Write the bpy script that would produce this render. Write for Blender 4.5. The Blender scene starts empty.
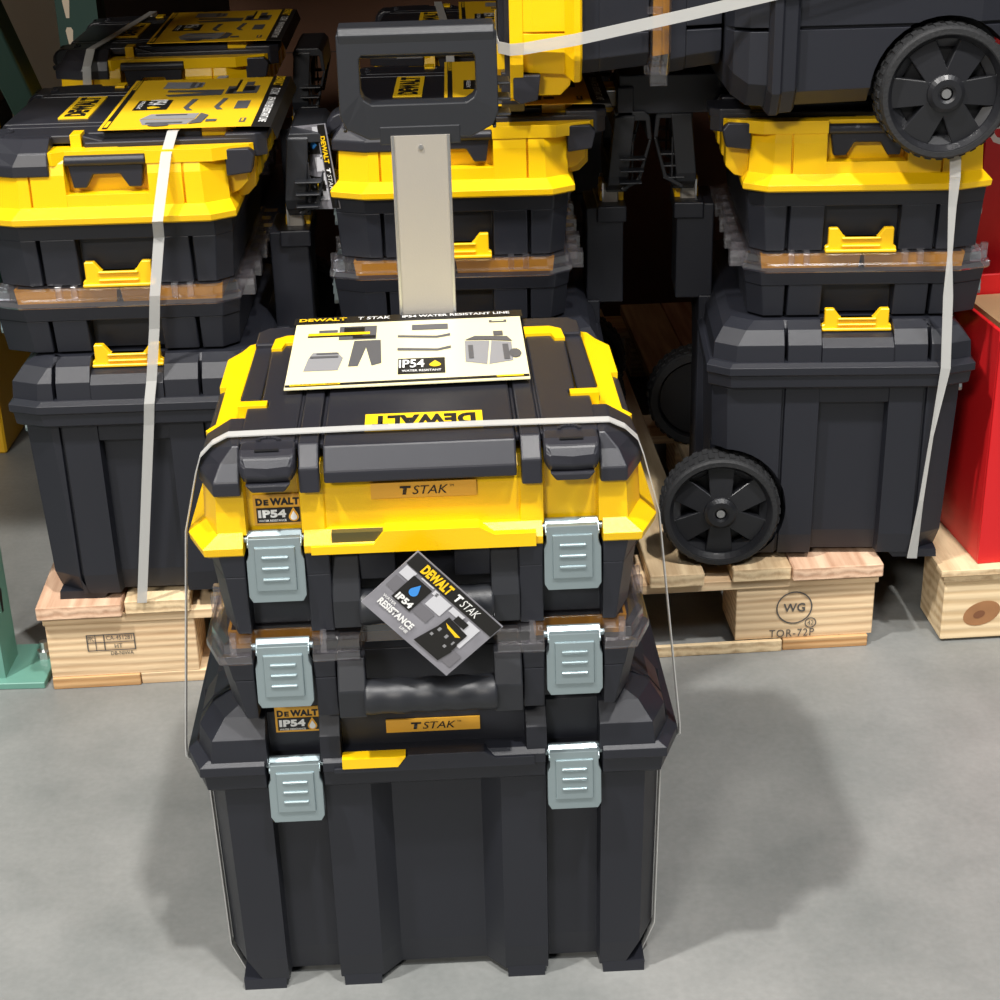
import bpy, bmesh, math, random
from mathutils import Matrix, Vector
random.seed(7)
SC = bpy.context.scene
COL = SC.collection
PI = math.pi

# ------------------------------------------------------------------ materials
MATS = {}
def mat(name, rgb, rough=.5, metal=0., spec=.5, bump=0., bscale=300., var=0., vscale=6., coat=0., trans=0.):
    if name in MATS: return MATS[name]
    m = bpy.data.materials.new(name); m.use_nodes = True
    nt = m.node_tree; b = nt.nodes['Principled BSDF']
    b.inputs['Base Color'].default_value = (*rgb, 1)
    b.inputs['Roughness'].default_value = rough
    b.inputs['Metallic'].default_value = metal
    b.inputs['Specular IOR Level'].default_value = spec
    b.inputs['Coat Weight'].default_value = coat
    b.inputs['Coat Roughness'].default_value = .1
    tc = nt.nodes.new('ShaderNodeTexCoord')
    if bump:
        n = nt.nodes.new('ShaderNodeTexNoise'); n.inputs['Scale'].default_value = bscale
        n.inputs['Detail'].default_value = 2
        bp = nt.nodes.new('ShaderNodeBump'); bp.inputs['Strength'].default_value = bump
        bp.inputs['Distance'].default_value = .002
        nt.links.new(tc.outputs['Object'], n.inputs['Vector'])
        nt.links.new(n.outputs['Fac'], bp.inputs['Height'])
        nt.links.new(bp.outputs['Normal'], b.inputs['Normal'])
    if var:
        n = nt.nodes.new('ShaderNodeTexNoise'); n.inputs['Scale'].default_value = vscale
        n.inputs['Detail'].default_value = 4
        mx = nt.nodes.new('ShaderNodeMix'); mx.data_type = 'RGBA'
        mx.inputs[6].default_value = (*[c*(1-var) for c in rgb], 1)
        mx.inputs[7].default_value = (*[min(1, c*(1+var)) for c in rgb], 1)
        nt.links.new(tc.outputs['Object'], n.inputs['Vector'])
        nt.links.new(n.outputs['Fac'], mx.inputs[0])
        nt.links.new(mx.outputs[2], b.inputs['Base Color'])
    MATS[name] = m
    return m

def clear_mat(name, tint, gloss=.12, rough=.06, haze=0., hazecol=(1, 1, 1)):
    if name in MATS: return MATS[name]
    m = bpy.data.materials.new(name); m.use_nodes = True
    nt = m.node_tree; nt.nodes.remove(nt.nodes['Principled BSDF'])
    out = nt.nodes['Material Output']
    tr = nt.nodes.new('ShaderNodeBsdfTransparent'); tr.inputs[0].default_value = (*tint, 1)
    gl = nt.nodes.new('ShaderNodeBsdfGlossy'); gl.inputs['Roughness'].default_value = rough
    lw = nt.nodes.new('ShaderNodeLayerWeight'); lw.inputs['Blend'].default_value = .35
    mp = nt.nodes.new('ShaderNodeMapRange'); mp.inputs[3].default_value = gloss; mp.inputs[4].default_value = .75
    nt.links.new(lw.outputs['Facing'], mp.inputs[0])
    mx = nt.nodes.new('ShaderNodeMixShader')
    nt.links.new(mp.outputs[0], mx.inputs[0]); nt.links.new(tr.outputs[0], mx.inputs[1]); nt.links.new(gl.outputs[0], mx.inputs[2])
    last = mx
    if haze:
        df = nt.nodes.new('ShaderNodeBsdfDiffuse'); df.inputs[0].default_value = (*hazecol, 1)
        m2 = nt.nodes.new('ShaderNodeMixShader'); m2.inputs[0].default_value = haze
        nt.links.new(mx.outputs[0], m2.inputs[1]); nt.links.new(df.outputs[0], m2.inputs[2]); last = m2
    nt.links.new(last.outputs[0], out.inputs[0])
    MATS[name] = m
    return m

def wood_mat(name, c1, c2, axis=1, scale=55., rough=.75):
    m = bpy.data.materials.new(name); m.use_nodes = True
    nt = m.node_tree; b = nt.nodes['Principled BSDF']; b.inputs['Roughness'].default_value = rough
    b.inputs['Specular IOR Level'].default_value = .25
    tc = nt.nodes.new('ShaderNodeTexCoord'); mp = nt.nodes.new('ShaderNodeMapping')
    s = [1, 1, 1]; s[axis] = .08; mp.inputs['Scale'].default_value = s
    nz = nt.nodes.new('ShaderNodeTexNoise'); nz.inputs['Scale'].default_value = scale; nz.inputs['Detail'].default_value = 5
    nz.inputs['Roughness'].default_value = .65
    wv = nt.nodes.new('ShaderNodeTexWave'); wv.inputs['Scale'].default_value = scale*.5; wv.inputs['Distortion'].default_value = 5
    wv.bands_direction = 'Z' if axis != 2 else 'X'
    wv.inputs['Detail'].default_value = 2
    ad = nt.nodes.new('ShaderNodeMath'); ad.operation = 'MULTIPLY_ADD'; ad.inputs[1].default_value = .35
    cr = nt.nodes.new('ShaderNodeValToRGB')
    cr.color_ramp.elements[0].color = (*c1, 1); cr.color_ramp.elements[1].color = (*c2, 1)
    cr.color_ramp.elements[0].position = .35; cr.color_ramp.elements[1].position = .8
    nt.links.new(tc.outputs['Object'], mp.inputs[0]); nt.links.new(mp.outputs[0], nz.inputs['Vector']); nt.links.new(mp.outputs[0], wv.inputs['Vector'])
    nt.links.new(wv.outputs['Fac'], ad.inputs[0]); nt.links.new(nz.outputs['Fac'], ad.inputs[2])
    nt.links.new(ad.outputs[0], cr.inputs[0]); nt.links.new(cr.outputs[0], b.inputs['Base Color'])
    bp = nt.nodes.new('ShaderNodeBump'); bp.inputs['Strength'].default_value = .35; bp.inputs['Distance'].default_value = .003
    nt.links.new(ad.outputs[0], bp.inputs['Height']); nt.links.new(bp.outputs['Normal'], b.inputs['Normal'])
    return m

BLACK = mat('black_plastic', (.0130, .0143, .0205), .45, bump=.12, bscale=1800, var=.12, vscale=5)
BLACK2 = mat('black_cover_plastic', (.0185, .019, .0255), .38, bump=.08, bscale=2200)
DARK = mat('dark_recess_plastic', (.0075, .008, .01), .5)
GRIPM = mat('handle_plastic', (.017, .0185, .0225), .4, bump=.1, bscale=1800)
RUBBER = mat('wheel_rubber', (.018, .0185, .02), .62, bump=.4, bscale=250)
WHEELP = mat('wheel_plastic', (.014, .0145, .017), .34)
YELLOW = mat('yellow_plastic', (.93, .56, .003), .31, bump=.12, bscale=900)
YEL2 = mat('yellow_clip_plastic', (.95, .55, .004), .35)
AMBER = mat('bin_yellow_plastic', (.50, .215, .006), .25)
ZINC = mat('zinc_metal', (.36, .44, .46), .33, metal=.72, spec=.6, var=.06, vscale=20)
ALU = mat('brushed_aluminium', (.43, .40, .355), .45, metal=.35, bump=.1, bscale=500)
STEEL = mat('bolt_steel', (.55, .55, .55), .3, metal=.9)
CLEAR = clear_mat('clear_polycarbonate', (.96, .94, .96), .10, .13, .02, (.7, .66, .72))
STRAPM = clear_mat('translucent_strap', (.92, .92, .9), .05, .3, .55, (.66, .66, .64))
TAN = mat('tan_badge', (.78, .40, .035), .4)
INK = mat('black_ink', (.010, .009, .008), .5)
WHITE = mat('white_ink', (.85, .85, .83), .5)
YINK = mat('yellow_ink', (1.0, .62, .01), .5)
CARDY = mat('yellow_card', (1.0, .60, .02), .32)
CARDGLARE = mat('glare_yellow_card', (.93, .85, .52), .3)  # same yellow card stock, glossy glare mixed into the base colour
BLUE = mat('blue_ink', (.05, .28, .75), .4)
GREY = mat('grey_ink', (.10, .10, .105), .5)
LGREY = mat('light_grey_ink', (.27, .27, .28), .5)
MGREY = mat('tag_grey', (.25, .245, .27), .4, var=.35, vscale=40)
STAMP = mat('stamp_ink', (.09, .085, .08), .8)
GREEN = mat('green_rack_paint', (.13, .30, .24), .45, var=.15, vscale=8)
SHGREEN = mat('shaded_green_rack_paint', (.022, .07, .055), .5)  # same rack green, darkened in the colour for the shaded rear parts
RED = mat('red_card', (.62, .012, .015), .42, var=.08, vscale=4)
BROWN = mat('brown_cardboard', (.15, .07, .038), .8, var=.2, vscale=5)
BEIGE = mat('beige_board', (.85, .72, .55), .7, var=.12, vscale=6)
KRAFT = mat('kraft_cardboard', (.40, .24, .12), .8, var=.15, vscale=15)
W1 = wood_mat('pale_pine', (.50, .34, .19), (.80, .62, .38), 1)
W2 = wood_mat('pink_pine', (.47, .27, .17), (.74, .51, .35), 1)
W3 = wood_mat('pine_block', (.52, .34, .19), (.80, .60, .37), 0)
W4 = wood_mat('orange_pine', (.40, .20, .075), (.62, .38, .18), 0)
WKNOT = mat('wood_knot', (.36, .17, .07), .7, var=.3, vscale=30)

# ------------------------------------------------------------------ mesh builder
class MB:
    def __init__(s): s.v = []; s.f = []
    def add(s, vs, fs):
        n = len(s.v); s.v += [tuple(p) for p in vs]; s.f += [[i+n for i in f] for f in fs]; return s
    def loft(s, rings, cap=True, close=True):
        n = len(rings[0]); vs = [p for r in rings for p in r]; fs = []
        for k in range(len(rings)-1):
            for i in range(n if close else n-1):
                j = (i+1) % n
                fs.append([k*n+i, k*n+j, (k+1)*n+j, (k+1)*n+i])
        if cap:
            fs.append(list(range(n))[::-1]); fs.append([(len(rings)-1)*n+i for i in range(n)])
        return s.add(vs, fs)
    def prism(s, poly, axis, a, b):
        def P(p, t):
            return {0: (t, p[0], p[1]), 1: (p[0], t, p[1]), 2: (p[0], p[1], t)}[axis]
        return s.loft([[P(p, a) for p in poly], [P(p, b) for p in poly]])
    def box(s, x0, x1, y0, y1, z0, z1):
        return s.prism([(x0, y0), (x1, y0), (x1, y1), (x0, y1)], 2, z0, z1)
    def cyl(s, c, r, axis, h, n=24, r2=None):
        r2 = r if r2 is None else r2
        def P(t, a, rr):
            u, w = rr*math.cos(a), rr*math.sin(a)
            return {0: (c[0]+t, c[1]+u, c[2]+w), 1: (c[0]+u, c[1]+t, c[2]+w), 2: (c[0]+u, c[1]+w, c[2]+t)}[axis]
        A = [2*PI*i/n for i in range(n)]
        return s.loft([[P(0, a, r) for a in A], [P(h, a, r2) for a in A]])
    def lathe(s, prof, axis, c, n=40):
        # prof: list of (t along axis, radius); closed profile -> ring solid
        rings = []
        for i in range(n):
            a = 2*PI*i/n; ca, sa = math.cos(a), math.sin(a); ring = []
            for t, r in prof:
                ring.append({0: (c[0]+t, c[1]+r*ca, c[2]+r*sa), 1: (c[0]+r*ca, c[1]+t, c[2]+r*sa), 2: (c[0]+r*ca, c[1]+r*sa, c[2]+t)}[axis])
            rings.append(ring)
        m = len(prof); vs = [p for r in rings for p in r]; fs = []
        for k in range(n):
            kk = (k+1) % n
            for i in range(m):
                j = (i+1) % m
                fs.append([k*m+i, k*m+j, kk*m+j, kk*m+i])
        return s.add(vs, fs)
    def mirror_x(s):
        n = len(s.v); s.v += [(-x, y, z) for x, y, z in s.v]; s.f += [[i+n for i in f[::-1]] for f in list(s.f)]; return s
    def mesh(s, name):
        me = bpy.data.meshes.new(name); me.from_pydata(s.v, [], s.f); me.validate()
        bm = bmesh.new(); bm.from_mesh(me); bmesh.ops.recalc_face_normals(bm, faces=bm.faces); bm.to_mesh(me); bm.free()
        return me
    def build(s, name, m, parent=None, bevel=0., seg=2, smooth=False):
        me = s.mesh(name); me.materials.append(m)
        o = bpy.data.objects.new(name, me); COL.objects.link(o)
        if parent is not None: o.parent = parent
        if bevel:
            b = o.modifiers.new('bevel', 'BEVEL'); b.width = bevel; b.segments = seg; b.limit_method = 'ANGLE'
            b.angle_limit = .5; b.harden_normals = False
        if smooth:
            for p in me.polygons: p.use_smooth = True
        return o

def empty(name, label, cat, loc=(0, 0, 0), rot=(0, 0, 0), group=None, scale=1.):
    o = bpy.data.objects.new(name, None); COL.objects.link(o)
    o.location = loc; o.rotation_euler = rot; o.scale = (scale,)*3; o.empty_display_size = .05
    o['label'] = label; o['category'] = cat
    if group: o['group'] = group
    return o
def tag(o, label, cat, group=None, kind=None):
    o['label'] = label; o['category'] = cat
    if group: o['group'] = group
    if kind: o['kind'] = kind
    return o
def kids(o): return [c for c in COL.objects if c.parent == o]
CH = {}
def copy_tree(o, parent=None):
    c = o.copy(); COL.objects.link(c); c.parent = parent
    for ch in list(o.children): copy_tree(ch, c)
    return c

# ------------------------------------------------------------------ lettering
def lettering(txt, w, h, M, m, parent, bold=0., shear=0., spacing=1., name='lettering'):
    cu = bpy.data.curves.new('t', 'FONT'); cu.body = txt; cu.size = 1; cu.offset = bold; cu.shear = shear
    cu.space_character = spacing; cu.resolution_u = 3
    o = bpy.data.objects.new('t', cu); COL.objects.link(o)
    dg = bpy.context.evaluated_depsgraph_get()
    me = bpy.data.meshes.new_from_object(o.evaluated_get(dg))
    bpy.data.objects.remove(o); bpy.data.curves.remove(cu)
    xs = [v.co.x for v in me.vertices]; ys = [v.co.y for v in me.vertices]
    x0, x1, y0, y1 = min(xs), max(xs), min(ys), max(ys)
    for v in me.vertices:
        v.co = M @ Vector(((v.co.x-(x0+x1)/2)/(x1-x0)*w, (v.co.y-(y0+y1)/2)/(y1-y0)*h, 0))
    me.materials.clear(); me.materials.append(m); me.name = name
    r = bpy.data.objects.new(name, me); COL.objects.link(r); r.parent = parent
    return r
def FRONT(x, y, z, tilt=0.):   # reads from -Y
    return Matrix.Translation((x, y, z)) @ Matrix.Rotation(PI/2+tilt, 4, 'X')
def TOP(x, y, z, rot=0.):
    return Matrix.Translation((x, y, z)) @ Matrix.Rotation(rot, 4, 'Z')
def flat(polys, M, m, parent, name, thick=.0):
    if name not in ('slot', 'stamp_frame') and len(polys) > 1:
        return [flat([p], M, m, parent, name) for p in polys]
    mb = MB()
    for p in polys:
        mb.add([M @ Vector((x, y, 0)) for x, y in p], [list(range(len(p)))])
    me = bpy.data.meshes.new(name); me.from_pydata(mb.v, [], mb.f); me.materials.append(m)
    o = bpy.data.objects.new(name, me); COL.objects.link(o); o.parent = parent
    return o
def rect(x0, y0, x1, y1): return [(x0, y0), (x1, y0), (x1, y1), (x0, y1)]
def drop(cx, cy, r, n=14):
    P = []
    for i in range(n+1):
        a = PI*.83 + (2*PI - PI*.66) * i/n
        P.append((cx + r*math.cos(a), cy + r*math.sin(a)))
    # open top between the last and first points, closed by the tip
    P = [(cx + r*math.cos(a), cy + r*math.sin(a)) for a in [PI*.85 + PI*1.3*i/n for i in range(n+1)]]
    P.append((cx, cy + 2.1*r))
    return P

# ------------------------------------------------------------------ outline with bays
def outline(z, hw, y0, y1, cx=.02, cy=.04, fb=(), sb=(), bx=.02, by=.02):
    P = [(-hw+cx, y0)]
    for a, b, ya, sl in fb:
        P += [(a, y0), (a+sl, max(ya, y0)), (b-sl, max(ya, y0)), (b, y0)]
    P += [(hw-cx, y0), (hw, y0+cy)]
    for a, b, xa, sl in sb:
        P += [(hw, a), (min(xa, hw), a+sl), (min(xa, hw), b-sl), (hw, b)]
    P += [(hw, y1-by), (hw-bx, y1), (-hw+bx, y1), (-hw, y1-by)]
    for a, b, xa, sl in sb[::-1]:
        P += [(-hw, b), (-min(xa, hw), b-sl), (-min(xa, hw), a+sl), (-hw, a)]
    P += [(-hw, y0+cy)]
    return [(x, y, z) for x, y in P]

YC = .1625    # middle of the depth
def latch(parent, cx, z, y=-.008):
    # zinc draw latch: rolled top edge, wide lower lip, raised panel with three ridges
    mb = MB()
    out = [(-.0245, 0), (-.0245, -.016), (-.027, -.022), (-.027, -.058), (-.0235, -.064), (.0235, -.064), (.027, -.058), (.027, -.022), (.0245, -.016), (.0245, 0)]
    mb.loft([[(cx+a, y+.010+b*.05, z+b) for a, b in out], [(cx+a, y-.003+b*.09, z+b) for a, b in out]])
    pan = [(-.0195, -.008), (-.0195, -.052), (.0195, -.052), (.0195, -.008)]
    mb.loft([[(cx+a, y-.002+b*.09, z+b) for a, b in pan], [(cx+a*.95, y-.0055+b*.09, z+b*.98-.0004) for a, b in pan]])
    mb.prism([(y+.0105, z+.0035), (y+.0075, z+.0035), (y-.0035, z-.0055), (y-.0035, z-.009), (y+.009, z-.009)], 0, cx-.0257, cx+.0257)
    for k in range(3):
        zz = z-.018-k*.011
        mb.cyl((cx-.0125, y-.006-(.018+k*.011)*.09, zz), .0017, 0, .025, 8)
    mb.cyl((cx-.029, y+.006, z-.004), .0035, 0, .058, 10)
    return mb.build('latch', ZINC, parent, .0012, 2)

def handle(parent, z0, z1, y):
    # suitcase handle: two flat arms and a fat grip between them
    mb = MB()
    for s in (-1, 1):
        a, b = (.062*s, .089*s)
        x0, x1 = min(a, b), max(a, b)
        mb.prism([(y+.006, z0), (y+.03, z0), (y+.034, z1), (y+.018, z1), (y+.004, z0+.03)], 0, x0, x1)
    mb.box(-.066, .066, y+.011, y+.019, z0+.013, z0+.023)
    o = mb.build('handle', GRIPM, parent, .0015, 2)
    mb = MB()
    n = 18; rings = []
    for i in range(45):
        t = i/44; x = -.064+.128*t
        r = 1 + .035*math.sin(t*PI*9)
        rings.append([(x, y+.015+.017*r*math.cos(2*PI*k/n), z0+.018+.0175*r*math.sin(2*PI*k/n)) for k in range(n)])
    mb.loft(rings)
    mb.build('handle_grip', GRIPM, o, 0, 2, True)
    return o

def sticker(parent, cx, y, z, w=.045, h=.031, tilt=0.):
    M = FRONT(cx, y, z, tilt)
    mb = MB(); mb.loft([[M @ Vector((a, b, 0)) for a, b in rect(-w/2, -h/2, w/2, h/2)], [M @ Vector((a, b, .0008)) for a, b in rect(-w/2, -h/2, w/2, h/2)]])
    o = mb.build('water_rating_sticker', TAN, parent)
    M2 = M @ Matrix.Translation((0, 0, .0013)); M3 = M @ Matrix.Translation((0, 0, .0018)); M4 = M @ Matrix.Translation((0, 0, .0023))
    lettering('D', .0062, .0075, M2 @ Matrix.Translation((-.0175, h/2-.0072, 0)), INK, o, .055)
    lettering('E', .0045, .0058, M2 @ Matrix.Translation((-.0110, h/2-.0079, 0)), INK, o, .055)
    lettering('WALT', .0275, .0075, M2 @ Matrix.Translation((.0064, h/2-.0072, 0)), INK, o, .055, 0, 1.06)
    flat([rect(-.0205, -h/2+.0022, .0205, .0022)], M2, INK, o, 'panel')
    lettering('IP54', .026, .0082, M3 @ Matrix.Translation((-.006, -.0038, 0)), WHITE, o, .055, 0, 1.08)
    lettering('WATER RESISTANCE', .026, .0022, M3 @ Matrix.Translation((-.006, -.0108, 0)), WHITE, o, .02)
    flat([drop(.014, -.0075, .0047)], M3, TAN, o, 'drop'); flat([drop(.014, -.0077, .0031)], M4, WHITE, o, 'drop')
    return o

def badge(parent, cx, y, z, w, h, m=None):
    mb = MB(); mb.box(cx-w/2, cx+w/2, y-.001, y+.001, z-h/2, z+h/2)
    o = mb.build('name_badge', TAN, parent)
    M = FRONT(cx, y-.0016, z)
    lettering('T', .0105, h*.56, M @ Matrix.Translation((-.017, 0, 0)), INK, o, .06, .12)
    lettering('STAK', .033, h*.56, M @ Matrix.Translation((.006, 0, 0)), INK, o, 0, .25)
    lettering('TM', .004, h*.14, M @ Matrix.Translation((.026, h*.22, 0)), INK, o)
    return o

def side_clip(parent, s, xf, z0, z1, m, hw=.043, pad=.010):
    # side clip plate with two horns; s = which side
    y = YC
    P = [(-hw-.004, z0), (-hw-.004, z0+.006), (-hw, z0+.008), (-hw, z1), (-hw+.012, z1), (-hw+.021, z1-.012), (hw-.021, z1-.012), (hw-.012, z1), (hw, z1), (hw, z0+.008), (hw+.004, z0+.006), (hw+.004, z0)]
    mb = MB(); mb.prism([(y+a, b) for a, b in P], 0, xf*s, (xf+pad)*s)
    mb.box(min(xf*s, (xf+pad+.003)*s), max(xf*s, (xf+pad+.003)*s), y-hw+.017, y+hw-.017, z0+.006, z0+.009)
    mb.box(min(xf*s, (xf+pad+.003)*s), max(xf*s, (xf+pad+.003)*s), y-hw+.017, y+hw-.017, z1-.015, z1-.012)
    mb.box(min(xf*s, (xf+pad+.004)*s), max(xf*s, (xf+pad+.004)*s), y-hw-.004, y+hw+.004, z0-.001, z0+.003)
    return mb.build('side_clip', m, parent, .001, 1)

LB = (-.168, -.112); RB = (.112, .168)

# ------------------------------------------------------------------ rolling toolbox
def wheel(parent, s, yc, zc, R, xo):
    # xo = outer face |x| ; built along x
    x1 = xo*s; x0 = (xo-.05)*s; d = -s
    T = MB()
    T.lathe([(0, R*.88), (0, R*.955), (.004*d, R*.985), (.012*d, R), (.038*d, R), (.046*d, R*.985), (.05*d, R*.95), (.05*d, R*.82), (.03*d, R*.84), (.012*d, R*.86)], 0, (x1, yc, zc), 56)
    for k in range(36):                                   # tread blocks
        a = 2*PI*k/36; ca, sa = math.cos(a), math.sin(a)
        for (t0, t1, da) in ((.008, .024, 0), (.027, .043, .085)):
            a0 = a+da; vs = []
            for t in (t0, t1):
                for (rr, aa) in ((R*.98, a0-.055), (R*.98, a0+.055), (R*1.02, a0+.045), (R*1.02, a0-.045)):
                    vs.append((x1+t*d, yc+rr*math.cos(aa), zc+rr*math.sin(aa)))
            T.add(vs, [[0, 1, 2, 3], [7, 6, 5, 4], [0, 4, 5, 1], [1, 5, 6, 2], [2, 6, 7, 3], [3, 7, 4, 0]])
    w = T.build('wheel', RUBBER, parent)
    H = MB()
    H.lathe([(.002*d, R*.89), (.001*d, R*.87), (.010*d, R*.80), (.022*d, R*.78), (.022*d, R*.88)], 0, (x1, yc, zc), 56)
    for k in range(6):                                    # six broad spokes with windows between
        a = PI/2 + 2*PI*k/6
        ca, sa = math.cos(a), math.sin(a)
        def P(r, off, t): return (x1+t*d, yc+r*ca-off*sa, zc+r*sa+off*ca)
        w0, w1 = R*.17, R*.235
        A = [P(R*.2, -w0, .005), P(R*.2, w0, .005), P(R*.80, w1, .013), P(R*.80, -w1, .013)]
        B = [P(R*.2, -w0, .026), P(R*.2, w0, .026), P(R*.80, w1, .026), P(R*.80, -w1, .026)]
        H.loft([A, B])
        # bars closing the gap near the rim
        b = a + PI/6; cb, sb = math.cos(b), math.sin(b)
        def Q(r, off, t): return (x1+t*d, yc+r*cb-off*sb, zc+r*sb+off*cb)
        H.loft([[Q(R*.66, -R*.2, .019), Q(R*.66, R*.2, .019), Q(R*.84, R*.3, .011), Q(R*.84, -R*.3, .011)],
                [Q(R*.66, -R*.2, .028), Q(R*.66, R*.2, .028), Q(R*.84, R*.3, .026), Q(R*.84, -R*.3, .026)]])
    H.build('rim', WHEELP, w, .001, 1)
    B = MB(); B.lathe([(.0*d, R*.10), (-.002*d, R*.14), (-.002*d, R*.22), (.002*d, R*.28), (.012*d, R*.29), (.03*d, R*.29), (.03*d, R*.10)], 0, (x1, yc, zc), 32)
    B.build('hub', WHEELP, w)
    D = MB(); D.cyl((x1+.028*d, yc, zc), R*.76, 0, .012*d, 40); D.build('inner_disc', DARK, w)
    A = MB(); A.cyl((x1+.004*d, yc, zc), R*.09, 0, -.004*d, 16, R*.07); A.build('axle_bolt', STEEL, w)
    return w

def solid_object(mb, m, cut):
    me = mb.mesh('body'); me.materials.append(m)
    o = bpy.data.objects.new('body', me); COL.objects.link(o)
    cs = []
    for c in cut:
        cm = c.mesh('cut'); co = bpy.data.objects.new('cut', cm); COL.objects.link(co); cs.append(co)
        md = o.modifiers.new('b', 'BOOLEAN'); md.object = co; md.operation = 'DIFFERENCE'; md.solver = 'EXACT'
    dg = bpy.context.evaluated_depsgraph_get()
    nm = bpy.data.meshes.new_from_object(o.evaluated_get(dg))
    if len(nm.polygons) > 20:
        o.modifiers.clear(); o.data = nm; nm.name = 'body'
    else: o.modifiers.clear()
    for c in cs: bpy.data.objects.remove(c)
    return o

def rolling_toolbox(label, extended, group=None):
    t = empty('rolling_toolbox', label, 'toolbox', group=group)
    fb = [(LB[0], LB[1], .036, .003), (-.066, .066, .044, .020), (RB[0], RB[1], .036, .003)]
    sb = [(.064, .069, .203, .001), (.115, .210, .205, .003), (.256, .261, .203, .001)]
    def rg(z, hw, y0, y1, c=0.):
        return outline(z, hw, y0, y1, cx=.018+c, cy=.036+c, fb=[(a, b, y0+d, q) for a, b, d, q in ((LB[0], LB[1], .020, .002), (-.066, .066, .022, .020), (RB[0], RB[1], .020, .002))],
                       sb=[(.064, .069, hw-.006, .001), (.115, .210, hw-.016, .003), (.256, .261, hw-.006, .001)])
    mb = MB().loft([rg(.010, .2215, .0300, .345, .008), rg(.042, .2285, .0255, .350), rg(.275, .231, .017, .356)])
    cuts = []
    for s in (-1, 1):
        c = MB(); c.cyl((.178*s, .3405, .083), .0925, 0, .12*s, 40)
        cuts.append(c)
    body = solid_object(mb, BLACK, cuts); body.parent = t
    bv = body.modifiers.new('bevel', 'BEVEL'); bv.width = .0016; bv.segments = 2; bv.limit_method = 'ANGLE'; bv.angle_limit = .5
    # front rails and side sills that close the bays under the lid
    for s in (-1, 1):
        F = MB(); x0, x1 = sorted((.205*s, .2285*s)); F.box(x0, x1, .112, .213, .243, .272)
        F.build('side_sill', BLACK, t, .001, 1)
    ft = MB()
    for a, b in ((-.217, -.171), (-.109, -.068), (.068, .109), (.171, .217)):
        c = (a+b)/2; h = (b-a)/2
        ft = MB(); ft.loft([[(c-h*.97, .028, 0), (c+h*.97, .028, 0), (c+h*.97, .09, 0), (c-h*.97, .09, 0)], [(c-h, .0295, .0125), (c+h, .0295, .0125), (c+h, .10, .0125), (c-h, .10, .0125)]])
        ft.build('foot', BLACK, t)
    # lid
    fl = [(LB[0]-.001, LB[1]+.001, .036, .002), (RB[0]-.001, RB[1]+.001, .036, .002)]
    k2 = dict(cx=.016, cy=.040, fb=fl, bx=.02, by=.03)
    L = MB().loft([outline(.268, .239, .013, .358, **k2), outline(.272, .244, .009, .362, **k2), outline(.288, .2455, .007, .363, **k2), outline(.291, .249, .003, .365, **k2), outline(.301, .249, .003, .365, **k2), outline(.306, .241, .010, .360, **k2)])
    fu = [(LB[0]+.002, LB[1]-.001, .031, .001), (-.0925, .0925, .028, .001), (RB[0]+.001, RB[1]-.002, .031, .001)]
    su = [(.064, .069, .214, .001), (.114, .211, .196, .001), (.256, .261, .214, .001)]
    k3 = dict(cx=.016, cy=.036, fb=fu, sb=su, bx=.02, by=.03)
    L.loft([outline(.300, .238, .007, .356, **k3), outline(.3285, .235, .009, .354, **k3), outline(.3465, .222, .024, .342, **k3), outline(.355, .205, .040, .330, **k3)])
    # sloped sills along the sides below the clip
    for s in (-1, 1):
        L.prism([(.1955*s, .304), (.2405*s, .304), (.2385*s, .326), (.226*s, .336), (.210*s, .3405), (.1955*s, .3405)], 1, .1145, .2105)
    # stepped front rail in the middle of the flange
    L.prism([(-.100, .295), (-.092, .2955), (-.036, .2955), (-.026, .308), (.050, .308), (.062, .300), (.100, .300), (.100, .290), (-.100, .290)], 1, .0005, .016)
    lid = L.build('lid', BLACK, t, .0014, 2)
    mb = MB(); mb.prism([(-.0915, .2955), (-.0365, .2955), (-.0285, .3065), (-.0915, .3065)], 1, -.0005, .014)
    mb.build('colour_tab', YELLOW, t)
    for c in ((LB[0]+LB[1])/2, (RB[0]+RB[1])/2): latch(t, c, .2985, .010)
    sticker(t, -.1345, .0302, .3378, .0455, .029)
    badge(t, .0, .0265, .3265, .094, .0145)
    for s in (-1, 1): side_clip(t, s, .2005, .342, .371, YEL2)
    for s in (-1, 1): wheel(t, s, .3405, .083, .083, .247)
    ax = MB(); ax.cyl((-.2, .3405, .083), .006, 0, .4, 12); ax.build('axle', STEEL, t)
    # handle assembly on the back
    ho = MB()
    ho.box(-.045, .068, .335, .364, .02, .34); ho.box(-.04, .063, .345, .398, .335, .475); ho.box(-.046, .069, .360, .402, .455, .478)
    ho.build('pole_housing', BLACK, t, .002, 2)
    rb = MB(); rb.box(-.012, .034, .366, .40, .476, .492); rb.box(.0, .022, .366, .398, .49, .505)
    rb.build('release_button', YEL2, t, .001, 1)
    up = .337 if extended else 0.
    p = MB(); zb = .36 if extended else .345
    prof = [(-.0205, .372), (-.0185, .370), (.0405, .370), (.0425, .372), (.0425, .390), (.0405, .392), (-.0185, .392), (-.0205, .390)]
    p.loft([[(x, y, zb) for x, y in prof], [(x, y, .505+up) for x, y in prof]])
    po = p.build('telescopic_pole', ALU, t)
    for xx in (-.0185, .0405):
        e = MB(); e.box(xx-.0012, xx+.0012, .3688, .371, zb, .505+up); e.build('pole_edge', STEEL, po)
    e = MB(); e.cyl((.011, .3705, .493+up), .0025, 1, -.0022, 12); e.build('rivet', STEEL, po)
    # grip: window frame, hooded top, ribbed sides
    z0, z1 = .507+up, .613+up; X0, X1 = -.073, .095
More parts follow.
